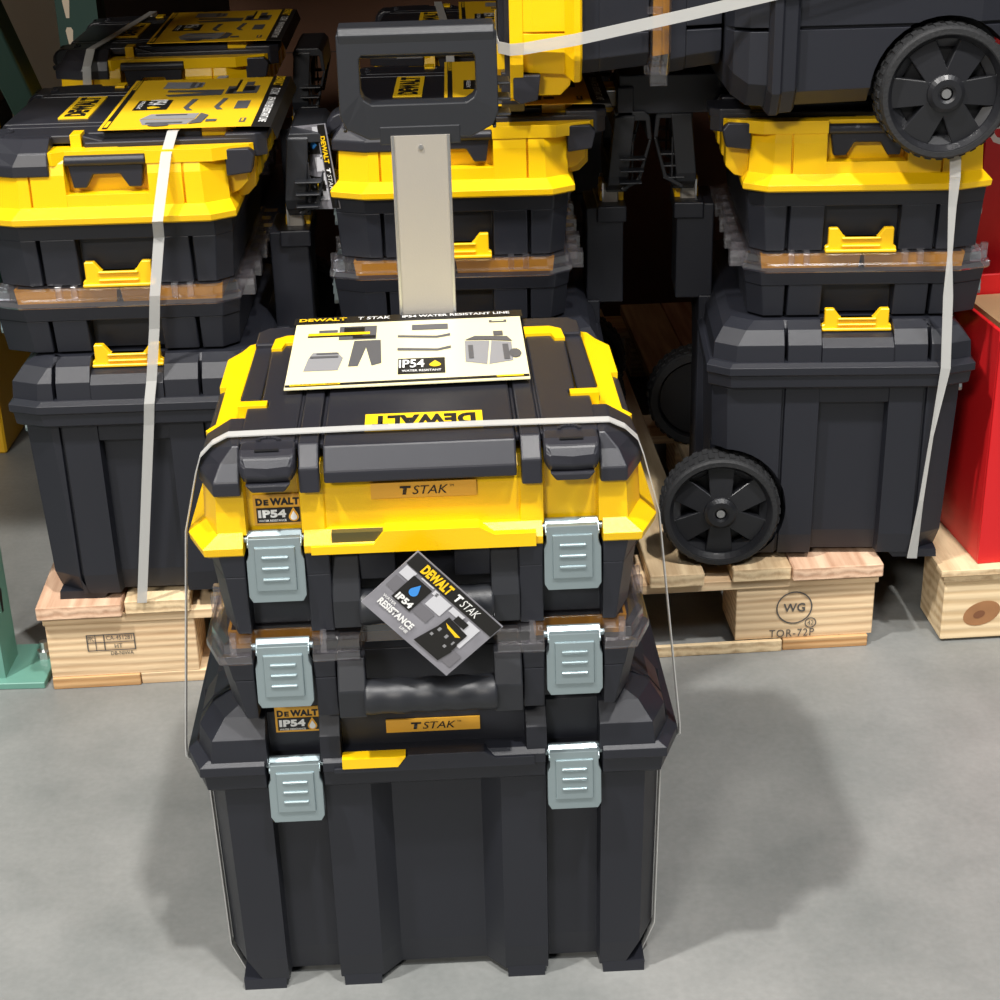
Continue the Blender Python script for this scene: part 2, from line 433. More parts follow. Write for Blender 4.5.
    def fr(x0, x1, za, zb_, c, cb):   # outline with cut corners
        return [(x0+cb, za), (x1-cb, za), (x1-c, za+.004), (x1, za+.024), (x1, zb_-c), (x1-c, zb_), (x0+c, zb_), (x0, zb_-c), (x0, za+.024), (x0+c, za+.004)]
    G = MB()
    out = [(X0+.030, z0-.006), (X1-.030, z0-.006), (X1-.006, z0+.006), (X1, z0+.020), (X1, z1-.004), (X1-.004, z1), (X0+.004, z1), (X0, z1-.004), (X0, z0+.020), (X0+.006, z0+.006)]
    inn = [(X0+.034, z0+.031), (X1-.034, z0+.031), (X1-.026, z0+.036), (X1-.023, z0+.043), (X1-.023, z1-.029), (X1-.026, z1-.025), (X0+.026, z1-.025), (X0+.023, z1-.029), (X0+.023, z0+.043), (X0+.026, z0+.036)]
    def dy(z): return max(0., (z-(z0+.02))*.10)          # leans back towards the top
    yf, yb = .374, .398
    rA = [(x, yf+dy(z), z) for x, z in out]; rB = [(x, yb+dy(z)+.004, z) for x, z in out]
    rC = [(x, yb+dy(z)+.004, z) for x, z in inn]; rD = [(x, yf+dy(z), z) for x, z in inn]
    n = len(out); vs = rA+rB+rC+rD; fs = []
    for i in range(n):
        j = (i+1) % n
        for a, b in ((0, 1), (1, 2), (2, 3), (3, 0)): fs.append([a*n+i, a*n+j, b*n+j, b*n+i])
    G.add(vs, fs)
    # hood over the top
    hd = [(yf+.009, z1-.024), (yf+.006, z1-.004), (yf+.012, z1+.003), (yf+.050, z1+.003), (yf+.057, z1-.004), (yf+.060, z1-.036), (yf+.054, z1-.036), (yf+.051, z1-.010), (yf+.018, z1-.010), (yf+.020, z1-.024)]
    G.prism(hd, 0, X0+.002, X1-.002)
    for xx in (X0+.002, X1-.006):
        G.prism([(yf+.056, z1-.036), (yf+.060, z1-.036), (yf+.045, z0+.012), (yf+.020, z0-.002), (yf+.016, z0+.002), (yf+.040, z0+.016)], 0, xx, xx+.004)
        for f in (.2, .45, .7):
            zz = z0+(z1-.04-z0)*f; G.box(xx, xx+.02, yf+.015, yf+.044+.010*f, zz-.0015, zz+.0015)
        G.box(xx, xx+.004, yf+.032, yf+.035, z0+.01, z1-.036)
    G.box(-.032, .054, yf-.0005, yf+.03, z0-.012, z0+.008)
    G.build('grip', GRIPM, t, .0022, 2)
    return t

# ------------------------------------------------------------------ organizer
def organizer(label, group=None):
    t = empty('organizer_case', label, 'organizer', group=group)
    fb = [(LB[0]-.001, LB[1]+.001, .020, .001), (-.0905, .0905, .048, .003), (RB[0]-.001, RB[1]+.001, .020, .001)]
    sb = [(.064, .069, .180, .001), (.114, .211, .180, .002), (.256, .261, .180, .001)]
    kw = dict(cx=.017, cy=.04, fb=fb, sb=sb)
    mb = MB().loft([outline(.3585, .197, .0, .308, **kw), outline(.404, .205, -.004, .312, **kw)])
    kf = dict(cx=.017, cy=.04, fb=fb)
    mb.loft([outline(.404, .206, -.004, .313, **kf), outline(.424, .2095, -.006, .315, **kf)])
    mb.build('body', BLACK, t, .0012, 2)
    f2 = [(LB[0]-.001, LB[1]+.001, .016, .001), (-.066, .066, .028, .004), (RB[0]-.001, RB[1]+.001, .016, .001)]
    k2 = dict(cx=.016, cy=.040, fb=f2, bx=.02, by=.03)
    L = MB().loft([outline(.4235, .214, -.008, .316, **k2), outline(.427, .2165, -.0105, .318, **k2), outline(.434, .2165, -.0105, .318, **k2), outline(.436, .211, -.006, .314, **k2), outline(.446, .2105, -.006, .314, **k2), outline(.448, .206, .0, .310, **k2), outline(.4485, .190, .016, .30, **k2)])
    # moulded tabs on the rim
    for y in (.085, .105, .235, .255):
        for s in (-1, 1): x0, x1 = sorted((.206*s, .2165*s)); L.box(x0, x1, y-.004, y+.004, .435, .4535)
    for x in (-.186, -.1, .1, .186): L.box(x-.003, x+.003, -.009, .0, .434, .455)
    for k in range(9):
        y = .325; x = -.17+k*.0425; L.box(x-.010, x+.010, .31, .334-.006*(k % 2), .424, .446)
    L.build('clear_lid', CLEAR, t, .001, 2)
    for i in range(4):
        for j in range(2):
            x = -.148+i*.0985; y0 = .022 if i in (0, 3) else .058
            d = (.298-y0)/4-.002; y = y0+d+j*(2*d+.004)
            b = MB(); h = .046
            r0 = [(x-h+.004, y-d+.004, .410), (x+h-.004, y-d+.004, .410), (x+h-.004, y+d-.004, .410), (x-h+.004, y+d-.004, .410)]
            r1 = [(x-h, y-d, .4445), (x+h, y-d, .4445), (x+h, y+d, .4445), (x-h, y+d, .4445)]
            r2 = [(x-h+.003, y-d+.003, .4445), (x+h-.003, y-d+.003, .4445), (x+h-.003, y+d-.003, .4445), (x-h+.003, y+d-.003, .4445)]
            r3 = [(px*.97+x*.03, py*.97+y*.03, .414) for px, py, _ in r0]
            b.loft([r0, r1, r2, r3]); b.build('storage_bin', AMBER, t)
    for c in ((LB[0]+LB[1])/2, (RB[0]+RB[1])/2): latch(t, c, .4405, -.002)
    handle(t, .364, .424, -.022)
    for s in (-1, 1): side_clip(t, s, .1925, .4495, .481, YEL2)
    cl = MB()
    for s in (-1, 1): x0, x1 = sorted((.178*s, .2075*s)); cl.box(x0, x1, .113, .212, .4045, .4235)
    return t

# ------------------------------------------------------------------ tool case
def tool_case(label, group=None):
    t = empty('tool_case', label, 'tool case', group=group)
    fb = [(LB[0]-.0005, LB[1]+.0005, .026, .001), (-.089, .089, .052, .003), (RB[0]-.0005, RB[1]+.0005, .026, .001)]
    sb = [(.062, .067, .188, .001), (.112, .213, .186, .002), (.258, .263, .188, .001)]
    kw = dict(cx=.016, cy=.04, fb=fb, sb=sb)
    mb = MB().loft([outline(.4495, .197, .006, .308, **kw), outline(.5125, .2040, .0025, .313, **kw)])
    kf = dict(cx=.016, cy=.04, fb=fb)
    mb.loft([outline(.512, .2040, .0025, .313, **kf), outline(.538, .2085, .001, .314, **kf)])
    for s in (-1, 1):                                    # plain panels behind the handle
        x0, x1 = sorted((.028*s, .062*s)); mb.box(x0, x1, .012, .05, .500, .537)
    mb.build('body', BLACK, t, .0012, 2)
    # yellow lid
    f1 = [(LB[0]-.0005, LB[1]+.0005, .022, .001), (RB[0]-.0005, RB[1]+.0005, .022, .001)]
    k1 = dict(cx=.018, cy=.042, fb=f1, bx=.02, by=.03)
    L = MB().loft([outline(.5345, .219, .002, .320, **k1), outline(.537, .2225, -.001, .322, **k1), outline(.5445, .2235, -.002, .322, **k1), outline(.556, .2085, .009, .314, **k1)])
    f2 = [(LB[0]+.003, LB[1]-.001, .020, .002), (-.092, .092, .0125, .002), (RB[0]+.001, RB[1]-.003, .020, .002)]
    s2 = [(.064, .067, .202, .0005), (.110, .215, .186, .002), (.258, .261, .202, .0005)]
    k2 = dict(cx=.016, cy=.040, fb=f2, sb=s2, bx=.02, by=.03)
    L.loft([outline(.553, .2085, .009, .314, **k2), outline(.596, .2065, .011, .312, **k2), outline(.610, .203, .016, .311, **k2), outline(.618, .196, .026, .308, **k2)])
    for s in (-1, 1):
        x0, x1 = sorted((.184*s, .2075*s)); L.box(x0, x1, .109, .216, .553, .571)
        # yellow side rails on top, with the stepped tongue pointing inwards
        P = [(.166, .092), (.2035, .092), (.206, .097), (.198, .112), (.198, .214), (.205, .214), (.205, .298), (.192, .322), (.185, .343), (.1775, .348), (.1805, .176), (.1735, .176), (.1735, .12), (.166, .12)]
        L.prism([(x*s, y) for x, y in P], 2, .608, .6245)
        P = [(.148, .1165), (.176, .1165), (.176, .130), (.148, .130)]
        L.prism([(x*s, y) for x, y in P], 2, .610, .6405)
        P = [(.114, .298), (.142, .298), (.145, .281), (.156, .281), (.154, .312), (.142, .322), (.114, .322)]
        L.prism([(x*s, y) for x, y in P], 2, .63, .6412)
    # rail of the flange with its stepped middle
    L.prism([(-.105, .5445), (-.087, .5445), (-.047, .5445), (-.036, .558), (.052, .558), (.066, .550), (.105, .550), (.105, .536), (-.105, .536)], 1, -.005, .014)
    lid = L.build('lid', YELLOW, t, .0014, 2)
    mb = MB(); mb.prism([(-.0855, .5455), (-.0465, .5455), (-.037, .556), (-.0855, .556)], 1, -.0006, .008); mb.build('colour_tab', mat('olive_tab', (.075, .065, .02), .5), t)
    # hinge knuckles along the back
    for k in range(10):
        K = MB(); x = -.158+k*.0351; w = .0155
        d = (.349, .343)[k % 2]; za = (.548, .562)[k % 2]
        K.prism([(.295, .614), (d-.014, .612), (d-.006, .602), (d-.006, za+.012), (d-.018, za), (.295, za-.008)], 0, x-w, x+w)
        K.build('hinge_knuckle', YELLOW, t, .001, 1)
    # black cover
    C = MB()
    C.prism([(.013, .6385), (-.001, .6175), (-.001, .6065), (.017, .6065), (.345, .618), (.352, .628), (.345, .6385)], 0, -.0885, .0885)
    for s in (-1, 1):
        x0, x1 = sorted((.093*s, .112*s))
        C.prism([(.022, .6385), (.003, .621), (.0005, .597), (.016, .597), (.016, .6275), (.345, .6275), (.345, .6385)], 0, x0, x1)
        # corner block
        a = [(.166, .0025), (.191, .0025), (.2095, .047), (.2095, .092), (.166, .092)]
        b = [(.166, .014), (.184, .014), (.204, .056), (.204, .092), (.166, .092)]
        a = [(x*s, y) for x, y in a]; b = [(x*s, y) for x, y in b]
        C.loft([[(x, y, .5955) for x, y in a], [(x, y, .609) for x, y in a], [(x, y, .624) for x, y in b], [(x, y, .6385) for x, y in [(x*s, y) for x, y in [(.166, .022), (.172, .022), (.180, .060), (.180, .092), (.166, .092)]]]])
        # plate between lug and yellow rail
        P = [(.115, .030), (.167, .030), (.167, .1165), (.147, .1165), (.147, .131), (.154, .135), (.156, .281), (.145, .281), (.142, .298), (.115, .298)]
        C.prism([(x*s, y) for x, y in P], 2, .6275, .6385)
        P = [(.112, .03), (.116, .03), (.116, .345), (.112, .345)]
        C.prism([(x*s, y) for x, y in P], 2, .6275, .6365)
        P = [(.0885, .03), (.093, .03), (.093, .345), (.0885, .345)]
        C.prism([(x*s, y) for x, y in P], 2, .6275, .634)
        # back bridge
        P = [(.114, .322), (.142, .322), (.154, .312), (.176, .312), (.176, .352), (.165, .366), (.114, .366)]
        C.prism([(x*s, y) for x, y in P], 2, .625, .636)
        # hooked back corner
        C.prism([(.313, .586), (.345, .590), (.350, .612), (.343, .621), (.313, .621)], 0, min(.170*s, .1955*s), max(.170*s, .1955*s))
        # trough band
        P = [(.1575, .134), (.1785, .134), (.176, .352), (.165, .365), (.157, .33)]
        C.prism([(x*s, y) for x, y in P], 2, .606, .631)
        P = [(.1575, .1315), (.1735, .1315), (.1735, .158), (.1575, .158)]
        C.loft([[(x*s, y, .612) for x, y in P], [(x*s, y, .639 if y < .145 else .6315) for x, y in P]])
    C.build('lid_cover', BLACK2, t, .0018, 2)
    # latch lugs
    for s in (-1, 1):
        cx = .1395*s; g = MB()
        n = 10
        pr = [(.032, .6385), (.010, .6385), (.000, .634), (-.006, .626), (-.0075, .617), (-.003, .610), (.010, .606), (.024, .606)]
        rings = []
        for f, q in ((-.0255, .72), (-.021, .96), (0, 1.), (.021, .96), (.0255, .72)):
            rings.append([(cx+f, .014+(y-.014)*q, .6385+(z-.6385)*q) for y, z in pr])
        g.loft(rings)
        g.prism([(cx-.021, .611), (cx+.021, .611), (cx+.015, .603), (cx-.015, .603)], 1, -.0085, .012)
        lg = g.build('latch_lug', BLACK2, t, .002, 2)
        b = MB(); b.box(cx-.011, cx+.011, .006, .0095, .6382, .6392); b.build('slot', DARK, lg)
        r = MB()
        for q in range(9):
            a = PI*q/8
            r.box(cx-.0095*math.cos(a)-.0016, cx-.0095*math.cos(a)+.0016, .030+.006*math.sin(a)-.0016, .030+.006*math.sin(a)+.0016, .638, .6405)
        r.build('moulded_loop', BLACK2, lg)
    # side clip: bar with trapezoid legs
    for s in (-1, 1):
        g = MB(); x0 = .190*s
        g.cyl((.2*s, YC-.051, .613), .0070, 1, .102, 12)
        P = [(-.049, .618), (-.043, .578), (-.027, .578), (-.017, .595), (.017, .595), (.027, .578), (.043, .578), (.049, .618)]
        g.prism([(YC+a, b) for a, b in P], 0, .187*s, .201*s)
        g.build('side_clip', BLACK2, t, .0012, 1)
    lp = MB(); lp.box(-.051, .060, .043, .083, .638, .6402); lp = lp.build('name_plate', YINK, t)
    lettering('DEWALT', .098, .028, TOP(.0045, .063, .6407, PI), INK, lp, .055, 0, 1.06)
    sticker(t, -.1345, .0192, .574, .046, .031)
    badge(t, .002, .0105, .5925, .098, .0155)
    for c in ((LB[0]+LB[1])/2+.0005, (RB[0]+RB[1])/2-.0005): latch(t, c, .5515, .006)
    handle(t, .4535, .528, -.004)
    return t

# ------------------------------------------------------------------ product card lying on a lid
def product_card(label, pale, group=None):
    t = empty('product_card', label, 'card', group=group)
    m = CARDGLARE if pale else CARDY  # pale version carries the glare in its colour
    Z = .6438
    mb = MB(); P = [(-.133, .146), (.111, .152), (.1115, .347), (-.133, .3445)]
    mb.prism(P, 2, Z, Z+.0012)
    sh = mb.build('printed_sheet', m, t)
    hb = MB(); hb.loft([[(-.136, .3442, Z+.0004), (.1145, .3468, Z+.0004), (.1145, .3468, Z+.0014), (-.136, .3442, Z+.0014)],
                        [(-.136, .3700, Z-.0006), (.1145, .3720, Z-.0006), (.1145, .3720, Z+.0004), (-.136, .3700, Z+.0004)],
                        [(-.134, .3765, Z-.016), (.1125, .3785, Z-.016), (.1125, .3780, Z-.017), (-.134, .3760, Z-.017)]])
    hd = hb.build('header_flap', INK, t)
    th = math.atan2(.0026, .25)
    zt = Z+.00165
    Mh = Matrix.Translation((-.0105, .3575, Z+.0013)) @ Matrix.Rotation(th, 4, 'Z') @ Matrix.Rotation(-.078, 4, 'X')
    lettering('DEWALT', .052, .013, Mh @ Matrix.Translation((-.094, 0, .001)), YINK, hd, .03)
    lettering('T STAK', .035, .012, Mh @ Matrix.Translation((-.038, 0, .001)), WHITE, hd, .01, .1)
    lettering('IP54 WATER RESISTANT LINE', .118, .010, Mh @ Matrix.Translation((.052, 0, .001)), WHITE, hd, .02)
    M = Matrix.Translation((0, 0, zt)); M2 = Matrix.Translation((0, 0, zt+.0005)); M3 = Matrix.Translation((0, 0, zt+.001))
    # bottom rule with two yellow strips
    flat([[(-.1325, .1505), (.1105, .1565), (.1105, .1635), (-.1325, .1570)]], M, INK, sh, 'printed_band')
    flat([[(-.128, .1520), (-.078, .1532), (-.078, .1578), (-.128, .1566)], [(.078, .1572), (.105, .1579), (.105, .1622), (.078, .1615)]], M2, YINK, sh, 'printed_band')
    lettering('FOUNDATION SERIES', .046, .0028, TOP(-.103, .1549, zt+.0009, th), INK, sh, .01)
    # photographs of the boxes in use
    flat([rect(-.085, .288, -.045, .332), rect(-.107, .300, -.087, .322)], M, GREY, sh, 'printed_photo')
    flat([rect(-.118, .303, -.052, .311)], M2, YINK, sh, 'printed_photo'); flat([rect(-.080, .312, -.058, .327)], M2, INK, sh, 'printed_photo')
    flat([rect(-.1185, .299, -.060, .303), rect(-.070, .291, -.046, .299)], M2, INK, sh, 'printed_photo')
    flat([[(-.117, .195), (-.082, .195), (-.078, .232), (-.085, .250), (-.110, .250), (-.114, .232)]], M, LGREY, sh, 'printed_photo')
    flat([rect(-.112, .232, -.083, .238), rect(-.106, .243, -.083, .247)], M2, GREY, sh, 'printed_photo')
    flat([[(-.072, .205), (-.062, .205), (-.055, .262), (-.048, .205), (-.038, .212), (-.040, .284), (-.068, .284)]], M, GREY, sh, 'printed_photo')
    flat([rect(-.007, .312, .032, .330), [(-.022, .290), (.02, .284), (.034, .290), (.034, .298), (.02, .291), (-.022, .297)],
          [(-.022, .248), (.02, .243), (.034, .250), (.034, .258), (.02, .250), (-.022, .256)]], M, GREY, sh, 'printed_photo')
    flat([rect(-.021, .176, .027, .222)], M, INK, sh, 'printed_panel')
    lettering('IP54', .026, .024, TOP(-.007, .204, zt+.0009), WHITE, sh, .02); flat([drop(.017, .200, .006)], M2, YINK, sh, 'drop')
    lettering('WATER RESISTANT', .040, .006, TOP(.003, .183, zt+.0009), WHITE, sh, .01)
    flat([[(.048, .206), (.070, .196), (.075, .268), (.049, .270)], [(.072, .196), (.097, .205), (.098, .262), (.077, .268)]], M, LGREY, sh, 'printed_toolbox')
    flat([[(.049, .272), (.075, .270), (.099, .264), (.094, .280), (.060, .284)], rect(.088, .208, .094, .255), rect(.052, .214, .057, .255)], M2, GREY, sh, 'printed_toolbox')
    flat([rect(.080, .284, .090, .298), [(.1+.0065*math.cos(a*.6), .226+.014*math.sin(a*.6)) for a in range(11)]], M2, GREY, sh, 'printed_toolbox')
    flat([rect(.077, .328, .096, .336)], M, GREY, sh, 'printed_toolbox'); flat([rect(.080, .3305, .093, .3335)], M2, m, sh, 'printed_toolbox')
    return t

# ------------------------------------------------------------------ straps
def band(name, pts, width, wdir, label, thick=.0012):
    # closed or open strip through pts, width along wdir
    t = MB(); wd = Vector(wdir).normalized()*width/2
    rings = []
    n = len(pts)
    for i, p in enumerate(pts):
        p = Vector(p)
        a = Vector(pts[max(i-1, 0)]); b = Vector(pts[min(i+1, n-1)])
        d = (b-a).normalized(); nn = d.cross(wd).normalized()*thick/2
        rings.append([p-wd-nn, p+wd-nn, p+wd+nn, p-wd+nn])
    t.loft(rings)
    o = t.build(name, STRAPM, None)
    return tag(o, label, 'strap')

# ================================================================== stacks
HX, HY, HR = -.0722, 1.4024, .035
PZ = .1386
def place(o, loc, rot, sc=1.): o.location = loc; o.rotation_euler = rot; o.scale = (sc,)*3

roll_h = rolling_toolbox('large black rolling toolbox with extended handle, at the bottom of the front stack', True)
org_h = organizer('black organizer with clear lid in the middle of the front stack, behind the hang tag')
case_h = tool_case('black and yellow tool case on top of the front stack, two metal latches facing out')
for o in (roll_h, org_h, case_h): place(o, (HX, HY, 0), (0, 0, HR))
card_h = product_card('yellow product card with glare in its colour, lying on the lid of the front stack', True); place(card_h, (HX, HY, 0), (0, 0, HR))

roll_b = rolling_toolbox('tmp', False)
card_b = product_card('tmp', False)
first = {'r': roll_b, 'o': None, 'c': None, 'k': card_b}
def unit(kind, label, loc, rot, group):
    if kind == 'r' : o = first['r'] or copy_tree(roll_b); first['r'] = None
    elif kind == 'k': o = first['k'] or copy_tree(card_b); first['k'] = None
    elif kind == 'o': o = copy_tree(org_h)
    else: o = copy_tree(case_h)
    place(o, loc, rot); o['label'] = label; o['group'] = group
    if kind == 'k':
        o.scale = (1.36, 1, 1)
        o.location = Vector(loc) + Matrix.Rotation(rot[2], 3, 'Z') @ Vector((.020, 0, 0))
    if kind == 'c':
        for ch in o.children:
            if ch.name.startswith('name_plate'): ch.location = (-.012, .036, 0); ch.scale = (1.3, 1, 1)
    return o
def stack_loc(px, py, yaw, front):
    # near side face centre at (px, py); front = -1 front faces left, +1 front faces right
    rz = yaw + (-PI/2 if front < 0 else PI/2)
    # local point of the near side centre
    lx = .22 if front < 0 else -.22
    c, s = math.cos(rz), math.sin(rz)
    return (px-(c*lx-s*YC), py-(s*lx+c*YC), PZ), (0, 0, rz)
def stack(px, py, yaw, front, desc, units='rock'):
    loc, rot = stack_loc(px, py, yaw, front)
    N = {'r': 'black rolling toolbox at the bottom of %s', 'o': 'black organizer with clear lid in the middle of %s', 'c': 'yellow-lidded tool case on top of %s', 'k': 'yellow product card on the top lid of %s'}
    Gp = {'r': 'rolling toolboxes on the pallet', 'o': 'organizers in the pallet stacks', 'c': 'tool cases in the pallet stacks', 'k': 'yellow product cards'}
    for u in units: unit(u, N[u] % desc, loc, rot, Gp[u])
    return loc, rot

stack(-.4864, 2.0784, .02, -1, 'the left stack on the pallet')
stack(-.049, 2.165, 0, -1, 'the middle stack behind the raised handle')
stack(.4895, 2.1426, -.05, 1, 'the right stack on the pallet', 'roc')
stack(-.545, 2.745, .02, -1, 'the rear stack behind the left one')
stack(-.035, 2.785, 0, -1, 'the rear stack behind the middle one')
# stack lying on its back on the right stack
lr = Matrix(((0, 0, -1), (1, 0, 0), (0, -1, 0))).to_euler()
LO = (.652, 2.338, 1.1475)
unit('r', 'black rolling toolbox lying on its back on the right stack, wheel to the right', LO, lr, 'rolling toolboxes on the pallet')
unit('o', 'organizer lying on its back, second from the left in the lying stack', LO, lr, 'organizers in the pallet stacks')
unit('c', 'yellow-lidded tool case lying on its back at the left end of the lying stack', LO, lr, 'tool cases in the pallet stacks')

# ------------------------------------------------------------------ hang tag on the front stack
tg = empty('hang_tag', 'grey printed hang tag tilted in front of the handle of the yellow-lidded case', 'tag', (HX, HY, 0), (0, 0, HR))
A = Vector((-.0052, -.0335, .5504)); Bx = Vector((.0707, -.0335, .4674)); Dn = Vector((-.0645, -.0335, .5058))
W_, H_ = .1125, .0745
ux = (Bx-A).normalized(); uy = (A-Dn).normalized(); uy = (uy-ux*uy.dot(ux)).normalized(); un = ux.cross(uy)
tilt = Matrix.Translation(A) @ Matrix((( ux.x, uy.x, un.x, 0), (ux.y, uy.y, un.y, 0), (ux.z, uy.z, un.z, 0), (0, 0, 0, 1)))
def TM(dz): return tilt @ Matrix.Translation((0, 0, dz))
mb = MB(); mb.loft([[TM(-.0012) @ Vector((x, y, 0)) for x, y in rect(0, -H_, W_, 0)], [TM(0) @ Vector((x, y, 0)) for x, y in rect(0, -H_, W_, 0)]])
sh = mb.build('printed_card', MGREY, tg)
flat([rect(.001, -.016, W_-.001, -.001)], TM(.0006), INK, sh, 'header_band')
lettering('DEWALT', .036, .0105, TM(.0012) @ Matrix.Translation((.034, -.0085, 0)), YINK, sh, .05, 0, 1.05)
lettering('T', .007, .0085, TM(.0012) @ Matrix.Translation((.0615, -.0085, 0)), WHITE, sh, .05, .1)
lettering('STAK', .021, .0085, TM(.0012) @ Matrix.Translation((.077, -.0085, 0)), WHITE, sh, 0, .2)
flat([rect(.003, -.028, .016, -.017), rect(.043, -.034, .062, -.018), rect(.040, -.022, .046, -.017), rect(.064, -.024, .080, -.018), rect(.085, -.045, .100, -.018), rect(.022, -.018, .038, -.0165)], TM(.0006), mat('tag_light', (.62, .62, .65), .4), sh, 'printed_wall')
flat([rect(.003, -.045, .015, -.031), rect(.040, -.048, .058, -.036), rect(.086, -.066, .108, -.05)], TM(.0006), mat('tag_mid', (.17, .165, .18), .4), sh, 'printed_wall')
flat([rect(.015, -.050, .0385, -.020)], TM(.0009), INK, sh, 'printed_panel')
flat([drop(.0268, -.0325, .0046)], TM(.0014), BLUE, sh, 'drop')
lettering('IP54', .019, .0072, TM(.0014) @ Matrix.Translation((.0268, -.0445, 0)), WHITE, sh, .05, 0, 1.06)
lettering('WATER', .016, .003, TM(.0012) @ Matrix.Translation((.0165, -.0535, 0)), WHITE, sh, .01)
lettering('RESISTANCE', .043, .0072, TM(.0012) @ Matrix.Translation((.031, -.060, 0)), WHITE, sh, .045, 0, 1.05)
lettering('LINE', .009, .0032, TM(.0012) @ Matrix.Translation((.048, -.067, 0)), WHITE, sh, .02)
# small picture of the stacked boxes
bt = TM(.0012)
flat([[(.062, -.068), (.094, -.068), (.097, -.052), (.066, -.050)], [(.066, -.050), (.096, -.052), (.096, -.044), (.068, -.042)], [(.068, -.042), (.095, -.044), (.095, -.030), (.069, -.028)], rect(.074, -.028, .088, -.021)], bt, INK, sh, 'printed_toolboxes')
flat([rect(.070, -.045, .073, -.041), rect(.080, -.046, .083, -.042), rect(.090, -.047, .092, -.043), rect(.068, -.053, .071, -.050), rect(.086, -.054, .089, -.051)], TM(.0016), LGREY, sh, 'printed_latches')
flat([[(.071, -.034), (.092, -.036), (.088, -.039), (.076, -.037)]], TM(.0016), YINK, sh, 'printed_stripe')
cd = MB(); cd.cyl((0, 0, 0), .0008, 2, .022, 6)
for i, v in enumerate(cd.v): cd.v[i] = tuple(Vector((.006, -.033, .540)) + Vector((0, v[0]+v[2]*.75, v[1]+v[2]*.55)))
cd.build('cord', INK, tg)

tg['group'] = 'hang tags'
tg2 = copy_tree(tg); tg2['label'] = 'hang tag turned sideways at the left front corner of the middle stack'
q = Matrix.Translation((-.236, 2.225, PZ+.575)) @ Matrix.Rotation(-.80, 4, 'Z') @ Matrix.Rotation(.55, 4, 'Y') @ Matrix.Translation((0, .033, -.49))
tg2.matrix_world = q
# ------------------------------------------------------------------ straps
c, s = math.cos(HR), math.sin(HR)
def hl(x, y, z): return (HX+c*x-s*y, HY+s*x+c*y, z)
P = [hl(*q) for q in ((.215, .06, .0015), (.2305, .06, .042), (.2345, .06, .265), (.2520, .048, .292), (.2515, .048, .305), (.2265, .046, .545), (.2105, .043, .606), (.205, .043, .622), (.193, .043, .634), (.178, .043, .6415), (.06, .043, .6425), (-.06, .043, .6425), (-.178, .043, .6415), (-.193, .043, .634), (-.205, .043, .622), (-.2105, .043, .606), (-.2265, .046, .545), (-.2515, .048, .305), (-.2520, .048, .292), (-.2345, .06, .265), (-.2305, .06, .042), (-.215, .06, .0015))]
band('plastic_strap', P, .0122, (-s, c, 0), 'white plastic strap running across the lid of the front stack')
T = PZ+.6415
def sx(z): return -.405-.098*(1-z/.637)
P = [(sx(z), y, PZ+z) for z, y in ((.0005, 2.062), (.27, 2.053), (.302, 2.048), (.33, 2.058), (.40, 2.062), (.447, 2.054), (.52, 2.066), (.545, 2.049), (.604, 2.083), (.619, 2.091))]
P += [(-.403, 2.125, T-.001), (-.401, 2.15, T), (-.39, 2.50, T), (-.389, 2.505, T-.05), (-.389, 2.51, PZ+.3)]
band('plastic_strap', P, .0135, (1, .05, 0), 'milky plastic strap down the side of the left stack')
T2 = T+.001
P = [(-.652, 2.735, PZ+.0005), (-.649, 2.724, PZ+.55), (-.645, 2.735, PZ+.62), (-.642, 2.765, T2), (-.627, 2.95, T2), (-.612, 3.165, T2), (-.612, 3.175, T2-.05), (-.612, 3.18, PZ)]
band('plastic_strap', P, .0135, (1, .05, 0), 'grey plastic strap over the rear left stack')
P = [(-.060, 2.765, PZ+.0005), (-.060, 2.76, PZ+.55), (-.062, 2.772, PZ+.62), (-.064, 2.80, T2), (-.09, 3.19, T2), (-.09, 3.215, T2-.05), (-.09, 3.22, PZ)]
band('plastic_strap', P, .0135, (1, 0, 0), 'grey plastic strap over the rear middle stack')
P = []; wds = []
t = MB(); rings = []
for (x, y, z, w, a) in ((.588, 2.134, PZ+.001, .007, .2), (.589, 2.116, PZ+.10, .005, 1.0), (.594, 2.110, PZ+.20, .005, 1.2), (.603, 2.104, PZ+.30, .0065, .2), (.5985, 2.108, PZ+.40, .0065, .1), (.5965, 2.110, PZ+.455, .0045, .9), (.594, 2.110, PZ+.52, .0055, .4), (.593, 2.106, PZ+.56, .007, .2), (.592, 2.118, PZ+.62, .0075, 0), (.592, 2.148, PZ+.640, .0075, 0), (.592, 2.17, T, .0075, 0)):
    d = Vector((w*math.cos(a), w*math.sin(a)*-.4, 0)); e = Vector((0, .0006, 0))
    p = Vector((x, y, z)); rings.append([p-d-e, p+d-e, p+d+e, p-d+e])
tag(t.loft(rings).build('plastic_strap', STRAPM), 'twisted plastic strap hanging down the side of the right stack', 'strap')
P = [(.012, 2.42, .868), (.012, 2.20, .868), (.014, 2.155, .868), (.028, 2.128, .869), (.045, 2.110, .873), (.108, 2.0985, .884), (.25, 2.094, .912), (.362, 2.0865, .936), (.52, 2.094, .966), (.668, 2.11, 1.0), (.674, 2.2, 1.01)]
band('plastic_strap', P, .0145, (0, 0, 1), 'white plastic strap around the lying stack')

